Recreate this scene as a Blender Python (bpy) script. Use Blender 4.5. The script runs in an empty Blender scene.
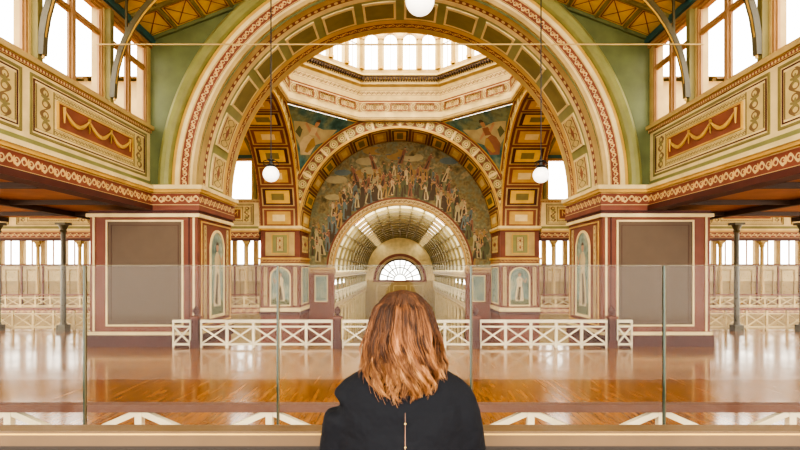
import bpy, math, random
from mathutils import Vector, Matrix
random.seed(7)
SC=bpy.context.scene
def s2l(c): return tuple(((x/12.92) if x<=0.04045 else ((x+0.055)/1.055)**2.4) for x in c)+(1.0,)
class NT:
    def __init__(s,name):
        s.m=bpy.data.materials.new(name); s.m.use_nodes=True; s.nt=s.m.node_tree
        s.b=s.nt.nodes['Principled BSDF']
    def n(s,t,**k):
        nd=s.nt.nodes.new(t)
        for a,b in k.items(): setattr(nd,a,b)
        return nd
    def l(s,a,b): s.nt.links.new(a,b)
    def M(s,op,a,b=None,c=None):
        nd=s.n('ShaderNodeMath',operation=op)
        for i,v in enumerate((a,b,c)):
            if v is None: continue
            if isinstance(v,(int,float)): nd.inputs[i].default_value=v
            else: s.l(v,nd.inputs[i])
        return nd.outputs[0]
    def mix(s,f,a,b,mode='MIX'):
        nd=s.n('ShaderNodeMix',data_type='RGBA',blend_type=mode)
        for i,v in ((0,f),(6,a),(7,b)):
            if isinstance(v,(int,float)): nd.inputs[i].default_value=v
            elif isinstance(v,tuple): nd.inputs[i].default_value=v
            else: s.l(v,nd.inputs[i])
        return nd.outputs[2]
    def noise(s,scale,detail=3,vec=None):
        nd=s.n('ShaderNodeTexNoise'); nd.inputs['Scale'].default_value=scale; nd.inputs['Detail'].default_value=detail
        if vec is None:
            tc=s.n('ShaderNodeTexCoord'); vec=tc.outputs['Object']
        s.l(vec,nd.inputs['Vector']); return nd.outputs['Fac']
    def ramp(s,f,stops):
        nd=s.n('ShaderNodeValToRGB'); s.l(f,nd.inputs[0]); e=nd.color_ramp.elements
        while len(e)<len(stops): e.new(0.5)
        for i,(p,c) in enumerate(stops): e[i].position=p; e[i].color=c
        return nd.outputs[0]
def plain(name,col,rough=0.6,metal=0.0,var=0.09,scale=1.5):
    t=NT(name); c=s2l(col)
    f=t.noise(scale,5)
    dark=tuple(x*(1-var*2) for x in c[:3])+(1,); lite=tuple(min(1,x*(1+var)) for x in c[:3])+(1,)
    t.l(t.ramp(f,[(0.3,dark),(0.7,lite)]),t.b.inputs['Base Color'])
    t.b.inputs['Roughness'].default_value=rough; t.b.inputs['Metallic'].default_value=metal
    return t.m
def pattern(name,bg,fg,acc,edge,kind='scroll'):
    t=NT(name); uv=t.n('ShaderNodeUVMap'); sp=t.n('ShaderNodeSeparateXYZ'); t.l(uv.outputs[0],sp.inputs[0])
    u,v=sp.outputs[0],sp.outputs[1]; M=t.M
    x=M('SUBTRACT',M('FRACT',u),0.5); y=M('SUBTRACT',v,0.5)
    d=M('SQRT',M('ADD',M('MULTIPLY',x,x),M('MULTIPLY',y,y))); a=M('ARCTAN2',y,x)
    col=s2l(bg)
    if kind=='scroll':
        w=M('LESS_THAN',M('ABSOLUTE',M('SUBTRACT',y,M('MULTIPLY',M('SINE',M('MULTIPLY',u,6.283)),0.24))),0.055)
        ros=M('LESS_THAN',d,M('ADD',0.17,M('MULTIPLY',M('COSINE',M('MULTIPLY',a,5)),0.08)))
        ax=M('SUBTRACT',M('ABSOLUTE',x),0.25)
        lf=M('LESS_THAN',M('ABSOLUTE',M('SUBTRACT',M('SQRT',M('ADD',M('MULTIPLY',ax,ax),M('MULTIPLY',y,y))),0.15)),0.035)
        col=t.mix(M('MAXIMUM',w,lf),col,s2l(fg)); col=t.mix(ros,col,s2l(acc))
    elif kind=='rosette':
        ros=M('LESS_THAN',d,M('ADD',0.2,M('MULTIPLY',M('COSINE',M('MULTIPLY',a,8)),0.07)))
        rg=M('LESS_THAN',M('ABSOLUTE',M('SUBTRACT',d,0.34)),0.03)
        cn=M('GREATER_THAN',d,0.47)
        col=t.mix(cn,col,s2l(acc)); col=t.mix(M('MAXIMUM',ros,rg),col,s2l(fg))
        dot=M('LESS_THAN',d,0.08); col=t.mix(dot,col,s2l(acc))
    elif kind=='panel':
        yy=M('ABSOLUTE',y); xx=M('ABSOLUTE',x)
        st=M('LESS_THAN',M('ABSOLUTE',M('SUBTRACT',yy,M('MULTIPLY',M('ABSOLUTE',M('SINE',M('MULTIPLY',u,12.566))),0.3))),0.04)
        c=M('LESS_THAN',M('ADD',M('MULTIPLY',xx,1.0),M('MULTIPLY',yy,2.0)),0.28)
        col=t.mix(st,col,s2l(fg)); col=t.mix(c,col,s2l(acc))
    elif kind=='bead':
        col=t.mix(M('LESS_THAN',d,0.3),col,s2l(fg))
    eg=M('GREATER_THAN',M('ABSOLUTE',y),0.43); col=t.mix(eg,col,s2l(edge))
    n=t.noise(2.0,5); col=t.mix(1.0,col,t.ramp(n,[(0.3,(0.78,0.77,0.74,1)),(0.7,(1.05,1.05,1.05,1))]),'MULTIPLY')
    t.l(col,t.b.inputs['Base Color']); t.b.inputs['Roughness'].default_value=0.6
    return t.m
def mural(name,stops,scale=0.8):
    t=NT(name); f=t.noise(scale,8); n2=t.noise(scale*4,6)
    col=t.ramp(f,[(p,s2l(c)) for p,c in stops])
    col=t.mix(0.45,col,t.ramp(n2,[(0.4,(0.55,0.5,0.4,1)),(0.6,(1,1,1,1))]),'MULTIPLY')
    t.l(col,t.b.inputs['Base Color']); t.b.inputs['Roughness'].default_value=0.7
    return t.m
CREAM=plain('cream_paint',(0.86,0.78,0.56)); TAN=plain('tan_paint',(0.71,0.61,0.39)); GOLD=plain('gold_paint',(0.77,0.62,0.31),0.4)
OLIVE=plain('olive_paint',(0.49,0.45,0.26)); SAGE=plain('sage_green_gloss',(0.52,0.52,0.31),0.28); DSAGE=plain('deep_green_paint',(0.37,0.40,0.24),0.5)
RED=plain('red_brown_paint',(0.47,0.265,0.195)); DRED=plain('maroon_paint',(0.31,0.14,0.105)); PANEL=plain('taupe_panel_paint',(0.37,0.30,0.225),var=0.04)
BROWN=plain('brown_ceiling_paint',(0.66,0.45,0.29)); DBROWN=plain('dark_brown_paint',(0.26,0.18,0.12)); TEAL=plain('teal_paint',(0.20,0.36,0.34))
YEL=plain('yellow_coffer_paint',(0.84,0.69,0.32)); FRAME=plain('window_timber_frame',(0.64,0.49,0.32)); WHITE=plain('white_cream_gloss',(0.88,0.84,0.72),0.4)
VAULT=plain('pale_vault_paint',(0.90,0.87,0.74)); VRIB=plain('vault_rib_paint',(0.50,0.45,0.28)); REDLIT=plain('brick_red_paint',(0.51,0.295,0.21))
POST=plain('bronze_green_post',(0.33,0.30,0.20),0.4); GROUND=plain('ground_floor_boards',(0.68,0.54,0.37),0.4); MAUVE=plain('mauve_handrail_paint',(0.39,0.27,0.22),0.5)
METAL=plain('varnished_timber_rail',(0.37,0.29,0.19),0.35,0.0,var=0.06,scale=6); METALD=plain('dark_rail_channel',(0.16,0.12,0.09),0.4); BLACK=plain('black_iron',(0.06,0.06,0.06),0.4)
P_RED=pattern('red_scroll_frieze',(0.49,0.255,0.185),(0.81,0.71,0.49),(0.82,0.67,0.41),(0.77,0.67,0.45),'scroll')
P_CREAM=pattern('cream_scroll_frieze',(0.82,0.74,0.53),(0.55,0.37,0.26),(0.52,0.47,0.30),(0.55,0.39,0.28),'scroll')
P_ROS=pattern('rosette_band',(0.54,0.50,0.32),(0.85,0.77,0.55),(0.49,0.29,0.22),(0.81,0.72,0.5),'rosette')
P_OCT=pattern('cream_rosette_band',(0.80,0.72,0.51),(0.55,0.45,0.28),(0.67,0.53,0.36),(0.84,0.76,0.56),'rosette')
P_PAN=pattern('floral_panel',(0.78,0.69,0.46),(0.45,0.41,0.24),(0.53,0.31,0.22),(0.47,0.28,0.2),'panel')
P_BEAD=pattern('bead_band',(0.50,0.28,0.21),(0.83,0.74,0.51),(0,0,0),(0.76,0.67,0.45),'bead')
P_BEAD2=pattern('dentil_band',(0.83,0.75,0.55),(0.36,0.28,0.19),(0,0,0),(0.79,0.70,0.49),'bead')
P_WALL=pattern('wall_stencil',(0.79,0.71,0.47),(0.47,0.37,0.24),(0.51,0.47,0.29),(0.45,0.40,0.25),'scroll')
MUR=mural('lunette_fresco',[(0.3,(0.38,0.36,0.25)),(0.45,(0.58,0.52,0.36)),(0.55,(0.50,0.51,0.39)),(0.7,(0.67,0.60,0.44))],1.1)
MURT=mural('pendentive_fresco',[(0.3,(0.20,0.36,0.35)),(0.45,(0.31,0.46,0.43)),(0.6,(0.50,0.53,0.40)),(0.75,(0.40,0.51,0.44))],0.7)
MURB=mural('niche_fresco',[(0.3,(0.38,0.46,0.44)),(0.5,(0.53,0.59,0.54)),(0.7,(0.66,0.65,0.54))],1.2)
FIG=plain('painted_figure_cream',(0.76,0.69,0.53)); SKIN=plain('skin',(0.84,0.64,0.53),0.5,var=0.03); PSK=plain('painted_flesh',(0.70,0.54,0.41))
FB=plain('painted_blue',(0.40,0.46,0.44)); FR=plain('painted_rose',(0.55,0.38,0.29)); FO=plain('painted_ochre',(0.63,0.51,0.31)); FG=plain('painted_green',(0.38,0.39,0.26)); FD=plain('painted_umber',(0.33,0.27,0.19)); FW=plain('painted_cloud',(0.68,0.63,0.47))
def woodfloor():
    t=NT('polished_timber_floor'); tc=t.n('ShaderNodeTexCoord'); mp=t.n('ShaderNodeMapping'); mp.inputs['Rotation'].default_value=(0,0,math.pi/2)
    t.l(tc.outputs['Object'],mp.inputs['Vector']); br=t.n('ShaderNodeTexBrick')
    t.l(mp.outputs[0],br.inputs['Vector']); br.inputs['Scale'].default_value=1.0
    br.inputs['Brick Width'].default_value=2.6; br.inputs['Row Height'].default_value=0.14; br.inputs['Mortar Size'].default_value=0.006
    br.inputs['Color1'].default_value=s2l((0.69,0.47,0.22)); br.inputs['Color2'].default_value=s2l((0.58,0.38,0.17)); br.inputs['Mortar'].default_value=s2l((0.30,0.18,0.09))
    mp2=t.n('ShaderNodeMapping'); mp2.inputs['Scale'].default_value=(6,0.5,1); t.l(tc.outputs['Object'],mp2.inputs['Vector'])
    n=t.noise(2.0,6,mp2.outputs[0]); big=t.noise(0.35,3)
    col=t.mix(0.7,br.outputs['Color'],t.ramp(n,[(0.35,(0.58,0.5,0.4,1)),(0.65,(1.15,1.12,1.05,1))]),'MULTIPLY')
    t.l(col,t.b.inputs['Base Color'])
    r=t.n('ShaderNodeMapRange'); t.l(big,r.inputs[0]); r.inputs[1].default_value=0.3; r.inputs[2].default_value=0.7; r.inputs[3].default_value=0.12; r.inputs[4].default_value=0.25; t.l(r.outputs[0],t.b.inputs['Roughness'])
    t.b.inputs['Coat Weight'].default_value=0.35; t.b.inputs['Coat Roughness'].default_value=0.1
    return t.m
WOOD=woodfloor()
# ---------------- mesh builder
class B:
    def __init__(s,name,T=None,parent=None):
        s.name=name; s.v=[]; s.f=[]; s.mi=[]; s.uv=[]; s.ms=[]; s.T=T or (lambda u,n,z:(u,n,z)); s.parent=parent
    def face(s,pts,mat,uv=None):
        i=len(s.v); s.v+= [s.T(*p) for p in pts]; s.f.append(tuple(range(i,i+len(pts))))
        if mat not in s.ms: s.ms.append(mat)
        s.mi.append(s.ms.index(mat)); s.uv.append(uv or [(0,0),(1,0),(1,1),(0,1)][:len(pts)] if len(pts)<=4 else [(0,0)]*len(pts))
    def box(s,u0,u1,n0,n1,z0,z1,mat):
        h=max(z1-z0,1e-4); w=u1-u0; d=n1-n0
        if w>=h or d>=h:
            def U(a,b,L): k=max(1,round(L/h)); return [(0,0),(k,0),(k,1),(0,1)]
        else:
            def U(a,b,L): k=max(1,round(h/max(L,1e-3))); return [(0,0),(0,1),(k,1),(k,0)]
        s.face([(u0,n0,z0),(u1,n0,z0),(u1,n0,z1),(u0,n0,z1)],mat,U(0,0,w))
        s.face([(u1,n1,z0),(u0,n1,z0),(u0,n1,z1),(u1,n1,z1)],mat,U(0,0,w))
        s.face([(u0,n1,z0),(u0,n0,z0),(u0,n0,z1),(u0,n1,z1)],mat,U(0,0,d))
        s.face([(u1,n0,z0),(u1,n1,z0),(u1,n1,z1),(u1,n0,z1)],mat,U(0,0,d))
        s.face([(u0,n0,z1),(u1,n0,z1),(u1,n1,z1),(u0,n1,z1)],mat)
        s.face([(u0,n1,z0),(u1,n1,z0),(u1,n0,z0),(u0,n0,z0)],mat)
    def ring(s,cu,cz,r0,r1,n0,n1,mat,a0=0,a1=math.pi,seg=64):
        rm=(r0+r1)/2; k=max(1,round(rm*(a1-a0)/(r1-r0)))
        for i in range(seg):
            A=a0+(a1-a0)*i/seg; C=a0+(a1-a0)*(i+1)/seg; ua=k*i/seg; ub=k*(i+1)/seg
            ca,sa,cc,sc=math.cos(A),math.sin(A),math.cos(C),math.sin(C)
            P=lambda r,n,c,q:(cu+r*c,n,cz+r*q)
            for n in (n0,n1): s.face([P(r0,n,ca,sa),P(r0,n,cc,sc),P(r1,n,cc,sc),P(r1,n,ca,sa)],mat,[(ua,0),(ub,0),(ub,1),(ua,1)])
            for r in (r0,r1): s.face([P(r,n0,ca,sa),P(r,n1,ca,sa),P(r,n1,cc,sc),P(r,n0,cc,sc)],mat,[(ua,0),(ua,1),(ub,1),(ub,0)])
    def soffit(s,cu,cz,r,n0,n1,mat,a0=0,a1=math.pi,seg=64):
        k=max(1,round(r*(a1-a0)/(n1-n0)))
        for i in range(seg):
            A=a0+(a1-a0)*i/seg; C=a0+(a1-a0)*(i+1)/seg; ua=k*i/seg; ub=k*(i+1)/seg
            s.face([(cu+r*math.cos(A),n0,cz+r*math.sin(A)),(cu+r*math.cos(A),n1,cz+r*math.sin(A)),(cu+r*math.cos(C),n1,cz+r*math.sin(C)),(cu+r*math.cos(C),n0,cz+r*math.sin(C))],mat,[(ua,0),(ua,1),(ub,1),(ub,0)])
    def wallarch(s,u0,u1,z0,z1,cu,cz,R,n,mat,seg=48):
        if cu-R>u0: s.face([(u0,n,z0),(cu-R,n,z0),(cu-R,n,z1),(u0,n,z1)],mat)
        if cu+R<u1: s.face([(cu+R,n,z0),(u1,n,z0),(u1,n,z1),(cu+R,n,z1)],mat)
        for i in range(seg):
            A=math.pi*i/seg; C=math.pi*(i+1)/seg
            xa,xc=cu+R*math.cos(A),cu+R*math.cos(C)
            s.face([(xc,n,cz+R*math.sin(C)),(xa,n,cz+R*math.sin(A)),(xa,n,z1),(xc,n,z1)],mat)
    def frame(s,u0,u1,z0,z1,n0,n1,w,mat):
        s.box(u0,u1,n0,n1,z0,z0+w,mat); s.box(u0,u1,n0,n1,z1-w,z1,mat)
        s.box(u0,u0+w,n0,n1,z0+w,z1-w,mat); s.box(u1-w,u1,n0,n1,z0+w,z1-w,mat)
    def bar(s,p,q,w,mat):
        p=Vector(p);q=Vector(q); d=(q-p).normalized(); a=Vector((0,0,1)) if abs(d.z)<0.9 else Vector((1,0,0))
        x=d.cross(a).normalized()*w/2; y=d.cross(x).normalized()*w/2
        c=[(p+i*x+j*y,q+i*x+j*y) for i,j in ((-1,-1),(1,-1),(1,1),(-1,1))]
        for k in range(4): s.face([tuple(c[k][0]),tuple(c[(k+1)%4][0]),tuple(c[(k+1)%4][1]),tuple(c[k][1])],mat)
        s.face([tuple(c[k][0]) for k in range(4)],mat); s.face([tuple(c[k][1]) for k in range(4)],mat)
    def tube(s,pts,rads,mat,seg=10,cap=True):
        rings=[]
        for i,p in enumerate(pts):
            p=Vector(p); a=Vector(pts[max(0,i-1)]); b=Vector(pts[min(len(pts)-1,i+1)]); d=(b-a).normalized()
            h=Vector((0,0,1)) if abs(d.z)<0.95 else Vector((1,0,0)); x=d.cross(h).normalized(); y=d.cross(x).normalized(); r=rads[i] if isinstance(rads,(list,tuple)) else rads
            rings.append([tuple(p+x*r*math.cos(t*2*math.pi/seg)+y*r*math.sin(t*2*math.pi/seg)) for t in range(seg)])
        for a,b in zip(rings,rings[1:]):
            for k in range(seg): s.face([a[k],a[(k+1)%seg],b[(k+1)%seg],b[k]],mat)
        if cap: s.face(rings[0],mat); s.face(rings[-1][::-1],mat)
    def lathe(s,cx,cy,prof,mat,seg=20):
        for (r0,z0),(r1,z1) in zip(prof,prof[1:]):
            for k in range(seg):
                a=2*math.pi*k/seg; b=2*math.pi*(k+1)/seg
                s.face([(cx+r0*math.cos(a),cy+r0*math.sin(a),z0),(cx+r0*math.cos(b),cy+r0*math.sin(b),z0),(cx+r1*math.cos(b),cy+r1*math.sin(b),z1),(cx+r1*math.cos(a),cy+r1*math.sin(a),z1)],mat)
    def loft(s,rings,mat):
        for a,b in zip(rings,rings[1:]):
            n=len(a)
            for k in range(n): s.face([a[k],a[(k+1)%n],b[(k+1)%n],b[k]],mat)
        s.face(rings[0][::-1],mat); s.face(rings[-1],mat)
    def done(s,smooth=False,merge=False):
        me=bpy.data.meshes.new(s.name); me.from_pydata(s.v,[],s.f); 
        for m in s.ms: me.materials.append(m)
        ul=me.uv_layers.new(name='UVMap')
        for pi,p in enumerate(me.polygons):
            p.material_index=s.mi[pi]
            for j in range(p.loop_total): ul.data[p.loop_start+j].uv=s.uv[pi][j%len(s.uv[pi])]
        if merge:
            import bmesh
            bm=bmesh.new(); bm.from_mesh(me); bmesh.ops.remove_doubles(bm,verts=bm.verts,dist=1e-4); bmesh.ops.recalc_face_normals(bm,faces=bm.faces); bm.to_mesh(me); bm.free()
        if smooth:
            for p in me.polygons: p.use_smooth=True
        o=bpy.data.objects.new(s.name,me); SC.collection.objects.link(o)
        if s.parent: o.parent=s.parent
        return o
def empty(name):
    e=bpy.data.objects.new(name,None); SC.collection.objects.link(e); return e
CZ=6.4; R=8.1; C=8.25; YF=24.0; YC=YF+C; YB=YF+2*C
def painted_person(b,u,z,k,n,mat,skin=None,lean=0.0,arm=1):
    skin=skin or PSK
    f=lambda P,m,d: b.face([(u+(x+lean*y)*k,n-d,z+y*k) for x,y in P],m)
    f([(-0.26,0),(0.24,0),(0.2,0.5),(0.14,0.95),(0.17,1.25),(0.05,1.38),(-0.08,1.38),(-0.19,1.22),(-0.14,0.9),(-0.24,0.45)],mat,0)
    f([(arm*0.12,1.26),(arm*0.32,1.0),(arm*0.42,1.28),(arm*0.36,1.3),(arm*0.3,1.12),(arm*0.13,1.34)],skin,0.003)
    f([(-0.16,0.1),(0.02,0.02),(0.06,0.8),(-0.04,0.85)],FD,0.002)
    f([(0.085*math.cos(a*math.pi/4),1.49+0.11*math.sin(a*math.pi/4)) for a in range(8)],skin,0.003)
    f([(0.09*math.cos(a*math.pi/4),1.55+0.08*math.sin(a*math.pi/4)) for a in range(5)],FD,0.004)
def figure_panel(b,u,n,z0,z1,w,fm=None):
    fm=fm or FIG
    h=z1-z0; r=w/2; cz=z1-r
    b.box(u-r,u+r,n-0.02,n,z0,cz,MURB)
    b.face([(u+r*math.cos(math.pi*i/16),n-0.02,cz+r*math.sin(math.pi*i/16)) for i in range(17)],MURB)
    b.ring(u,cz,r,r+0.1,n-0.06,n,CREAM,seg=20); b.box(u-r-0.1,u-r,n-0.06,n,z0,cz,CREAM); b.box(u+r,u+r+0.1,n-0.06,n,z0,cz,CREAM); b.box(u-r-0.1,u+r+0.1,n-0.07,n,z0-0.12,z0,CREAM)
    b.face([(u-r,n-0.025,z0),(u+r,n-0.025,z0),(u+r,n-0.025,z0+0.14*h),(u+0.2*r,n-0.025,z0+0.2*h),(u-r,n-0.025,z0+0.12*h)],FG)
    painted_person(b,u,z0+0.1*h,h*0.48,n-0.03,fm)
# ---------------- floors
b=B('floor')
b.box(-24,24,-8,20.3,-0.4,0,WOOD)
for sg in (-1,1):
    x0,x1=sorted((sg*12.4,sg*24)); b.box(x0,x1,20.3,25.7,-0.4,0,WOOD)
b.done()
b=B('ground_floor'); b.box(-62,62,-8,95,-6.2,-6,GROUND); b.done()
b=B('viewing_platform'); b.box(-9,9,-3,2.6,0.001,1.35,WOOD); b.box(-9,9,2.6,2.65,0.001,1.40,DRED); b.done()
# ---------------- hall walls
def hall_wall(name,T,u0,u1,bays,groups):
    b=B(name,T)
    b.box(u0,u1,-0.2,0.4,5.42,5.62,DRED); b.box(u0,u1,-0.14,0.4,5.62,6.12,P_RED); b.box(u0,u1,-0.26,0.4,6.12,6.22,GOLD); b.box(u0,u1,-0.34,0.4,6.22,6.36,CREAM)
    b.box(u0,u1,0,0.4,6.36,8.5,CREAM); b.box(u0,u1,-0.05,0,6.36,6.58,SAGE)
    b.box(u0,u1,-0.08,0.4,8.5,8.62,P_BEAD); b.box(u0,u1,-0.18,0.4,8.62,8.77,TAN)
    for g0,g1 in groups:
        b.frame(g0,g1,6.72,8.40,-0.03,0,0.07,OLIVE)
        b.frame(g0+0.13,g1-0.13,6.85,8.28,-0.025,0,0.03,DRED)
        b.box(g0+0.2,g0+0.95,-0.02,0,6.95,8.18,P_WALL); b.box(g1-0.95,g1-0.2,-0.02,0,6.95,8.18,P_WALL)
        b.box(g0+0.95,g1-0.95,-0.015,0,6.95,7.12,P_WALL); b.box(g0+0.95,g1-0.95,-0.015,0,8.01,8.18,P_WALL)
        b.frame(g0+1.05,g1-1.05,7.16,7.97,-0.06,0,0.05,GOLD); b.box(g0+1.1,g1-1.1,-0.03,0,7.2,7.93,REDLIT)
        n=3; w=(g1-g0-2.6)/n
        for i in range(n):
            a=g0+1.3+i*w
            b.tube([(a+w*t/12,-0.07,7.78-0.34*math.sin(math.pi*t/12)) for t in range(13)],[0.025+0.045*math.sin(math.pi*t/12) for t in range(13)],GOLD,6)
            for q in (a,a+w): b.tube([(q,-0.07,7.86),(q,-0.07,7.4)],[0.05,0.02],GOLD,6)
    prev=u0
    for s0,s1 in sorted(bays):
        b.box(prev,s0,-0.02,0.4,8.77,11.9,TAN)
        if 0.15<s0-prev<1:
            c=(prev+s0)/2; b.box(c-0.1,c+0.1,-0.2,-0.02,8.77,11.9,OLIVE)
        prev=s1
    b.box(prev,u1,-0.02,0.4,8.77,11.9,TAN)
    b.box(u0,u1,-0.1,0.4,11.9,12.05,FRAME); b.box(u0,u1,-0.22,0.4,12.05,12.3,TEAL)
    b.done()
WN=[0]
def windows(T,bays):
    for s0,s1 in bays:
        WN[0]+=1; b=B('window_%d'%WN[0],T)
        b.frame(s0,s1,8.77,11.9,0.0,0.15,0.09,FRAME)
        m=(s0+s1)/2; b.box(m-0.08,m+0.08,-0.02,0.16,8.86,11.81,FRAME)
        for a,c in ((s0+0.09,m-0.08),(m+0.08,s1-0.09)):
            b.box(a,c,0.02,0.12,10.95,11.05,FRAME)
            b.frame(a,c,8.86,10.95,0.05,0.12,0.06,FRAME); b.frame(a,c,11.05,11.81,0.05,0.12,0.05,FRAME)
        b.done()
bays=[(17.2,19.75),(13.8,16.85),(10.4,13.45),(7,10.05),(3.6,6.65),(.2,3.25),(-3.2,-.15),(-6.6,-3.55)]
groups=[(13.5,19.7),(7.0,13.2),(0.5,6.7),(-6,0.2)]
TL=lambda u,n,z:(-10-n,u,z); TR=lambda u,n,z:(10+n,u,z)
hall_wall('wall_left',TL,-8,20,bays,groups); hall_wall('wall_right',TR,-8,20,bays,groups)
windows(TL,bays); windows(TR,bays)
SL=0.38
b=B('ceiling')
for sg in (-1,1):
    P=lambda x,y,d=0:(sg*(10-x),y,12.3+SL*x-d)
    b.face([P(-0.4,-8),P(10,-8),P(10,20),P(-0.4,20)],YEL)
    for i in range(0,17):
        y=-8+28*i/16; w=0.06 if i%2 else 0.13
        a,c=y-w,y+w; m=DSAGE if i%2==0 else OLIVE; dd=0.14
        b.face([P(0,a,dd),P(10,a,dd),P(10,c,dd),P(0,c,dd)],m); b.face([P(0,a,0),P(10,a,0),P(10,a,dd),P(0,a,dd)],m); b.face([P(0,c,0),P(10,c,0),P(10,c,dd),P(0,c,dd)],m)
    for i in range(1,9):
        x=10*i/9; b.face([P(x-0.05,-8,0.08),P(x+0.05,-8,0.08),P(x+0.05,20,0.08),P(x-0.05,20,0.08)],OLIVE); b.face([P(x-0.05,-8,0),P(x-0.05,-8,0.08),P(x-0.05,20,0.08),P(x-0.05,20,0)],OLIVE); b.face([P(x+0.05,-8,0),P(x+0.05,-8,0.08),P(x+0.05,20,0.08),P(x+0.05,20,0)],OLIVE)
    for i in range(9):
        for j in range(16):
            x0=10*i/9+0.14; x1=10*(i+1)/9-0.14; y0=-8+28*j/16+0.25; y1=y0+1.25
            for (p,q) in (((x0,y0),(x1,y0)),((x0,y1),(x1,y1)),((x0,y0),(x0,y1)),((x1,y0),(x1,y1)),((x0,y0),(x1,y1)),((x0,y1),(x1,y0))):
                d=Vector((q[0]-p[0],q[1]-p[1])).normalized()*0.018; nx,ny=-d.y,d.x
                b.face([P(p[0]+nx,p[1]+ny,0.03),P(q[0]+nx,q[1]+ny,0.03),P(q[0]-nx,q[1]-ny,0.03),P(p[0]-nx,p[1]-ny,0.03)],REDLIT)
b.done()
for yk in (17.0,13.62,10.22,6.82,3.42):
    b=B('roof_truss')
    for sg in (-1,1):
        pts=[]
        for i in range(15):
            t=i/14; a=math.pi/2*t; pts.append((sg*(9.75-4.5*(1-math.cos(a))),yk,8.9+4.7*math.sin(a)))
        for p,q in zip(pts,pts[1:]): b.bar(p,q,0.17,POST); b.bar((p[0]*0.995,p[1]-0.02,p[2]-0.1),(q[0]*0.995,q[1]-0.02,q[2]-0.1),0.05,GOLD)
        for i in (4,8):
            p=pts[i]; x=abs(p[0]); b.bar(p,(p[0],yk,12.3+SL*(10-x)-0.15),0.07,POST)
        b.bar((sg*9.7,yk,12.25),(0,yk,12.2+SL*10-0.06),0.2,POST)
    b.done()
b=B('tie_rod'); b.tube([(-9.95,16.4,10.45),(9.95,16.4,10.45)],0.025,TAN,6); b.done()
for sg,nm in ((-1,'left'),(1,'right')):
    T=(lambda s:(lambda u,n,z:(s*u,n,z)))(sg)
    b=B('ceiling_aisle_'+nm,T); b.box(10.4,23.9,-8,24.4,5.62,5.72,BROWN)
    for i in range(9): 
        y=-7.5+3.7*i; b.box(10.4,23.9,y-0.08,y+0.08,5.45,5.62,DBROWN)
    for x in (14.4,19.2): b.box(x-0.1,x+0.1,-8,24.4,5.4,5.6,DBROWN)
    b.done()
    TT=(lambda s:(lambda u,n,z:(s*(24+n),u,z)))(sg)
    b=B('wall_aisle_'+nm,TT); b.box(-8,24.4,0.01,0.3,0,1.0,RED); b.box(-8,24.4,0.01,0.3,5.2,5.6,CREAM)
    for i in range(12): b.box(-8+i*2.76,-8+i*2.76+0.4,0.01,0.3,1.0,5.2,TAN)
    b.done()
# ---------------- crossing arches
def crossing_arch(name,T,depth,outer,usz=10.0,ztop=16.6):
    b=B(name,T)
    b.wallarch(-C,C,CZ,15.2,0,CZ,R,0,TAN)
    b.ring(0,CZ,R,R+0.16,-0.14,0,GOLD); b.ring(0,CZ,R+0.16,R+0.98,-0.06,0,P_ROS); b.ring(0,CZ,R+0.98,R+1.1,-0.14,0,REDLIT)
    for i in range(1,12):
        a=math.pi*i/12; d=0.012
        b.ring(0,CZ,R+0.16,R+1.0,-0.12,0,CREAM,a-d,a+d,1)
    D=depth
    if outer:
        b.soffit(0,CZ,R,0,0.35,TAN); b.soffit(0,CZ,R,0.35,0.8,P_RED,seg=96); b.soffit(0,CZ,R,0.8,1.1,GOLD); b.soffit(0,CZ,R,1.1,2.9,SAGE); b.soffit(0,CZ,R,2.9,3.2,CREAM); b.soffit(0,CZ,R,3.2,3.5,P_BEAD,seg=96); b.soffit(0,CZ,R,3.5,D,TAN)
        for i in range(14):
            a=math.pi*(i+0.5)/14; w=math.pi/14*0.40
            b.ring(0,CZ,R-0.05,R,1.25,2.75,CREAM,a-w,a+w,6); b.soffit(0,CZ,R-0.06,1.4,2.6,P_PAN if i in(0,1,12,13) else OLIVE,a-w*0.86,a+w*0.86,6)
        b.wallarch(-usz,usz,CZ-0.1,ztop,0,CZ-0.1,R,D,DSAGE)
        b.ring(0,CZ,R,R+0.16,D,D+0.14,TAN); b.ring(0,CZ,R+0.16,R+0.30,D,D+0.06,CREAM); b.ring(0,CZ,R+0.30,R+0.68,D,D+0.1,P_RED,seg=96)
        b.ring(0,CZ,R+0.68,R+0.84,D,D+0.16,CREAM); b.ring(0,CZ,R+0.84,R+0.98,D,D+0.12,GOLD)
        prof=[(0.98,0.14),(1.04,0.3),(1.15,0.4),(1.3,0.42),(1.42,0.34),(1.48,0.2),(1.5,0)]
        for (r0,d0),(r1,d1) in zip(prof,prof[1:]):
            for i in range(96):
                a=math.pi*i/96; c=math.pi*(i+1)/96
                P=lambda r,d,t:((R+r)*math.cos(t),D+d,CZ+(R+r)*math.sin(t))
                b.face([P(r0,d0,a),P(r0,d0,c),P(r1,d1,c),P(r1,d1,a)],SAGE)
    else:
        b.soffit(0,CZ,R,0,D,RED)
        n=15
        for i in range(n):
            a=math.pi*(i+0.5)/n; w=math.pi/n*0.44
            b.ring(0,CZ,R-0.05,R,0.2,D-0.2,TAN,a-w,a+w,5)
            b.soffit(0,CZ,R-0.06,0.32,D-0.32,DRED if i%2 else REDLIT,a-w*0.88,a+w*0.88,5)
            b.soffit(0,CZ,R-0.08,0.55,D-0.55,YEL if i%2 else GOLD,a-w*0.7,a+w*0.7,5)
            b.soffit(0,CZ,R-0.09,1.0,D-1.0,OLIVE if i%2 else CREAM,a-w*0.35,a+w*0.35,5)
        b.wallarch(-C-1,C+1,CZ,16,0,CZ,R,D,TAN)
        b.ring(0,CZ,R,R+0.5,D,D+0.1,P_RED)
    return b
crossing_arch('crossing_arch_near',lambda u,n,z:(u,YF-n,z),4.0,True).done()  # the four arches of the crossing, each with its wall face
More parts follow.
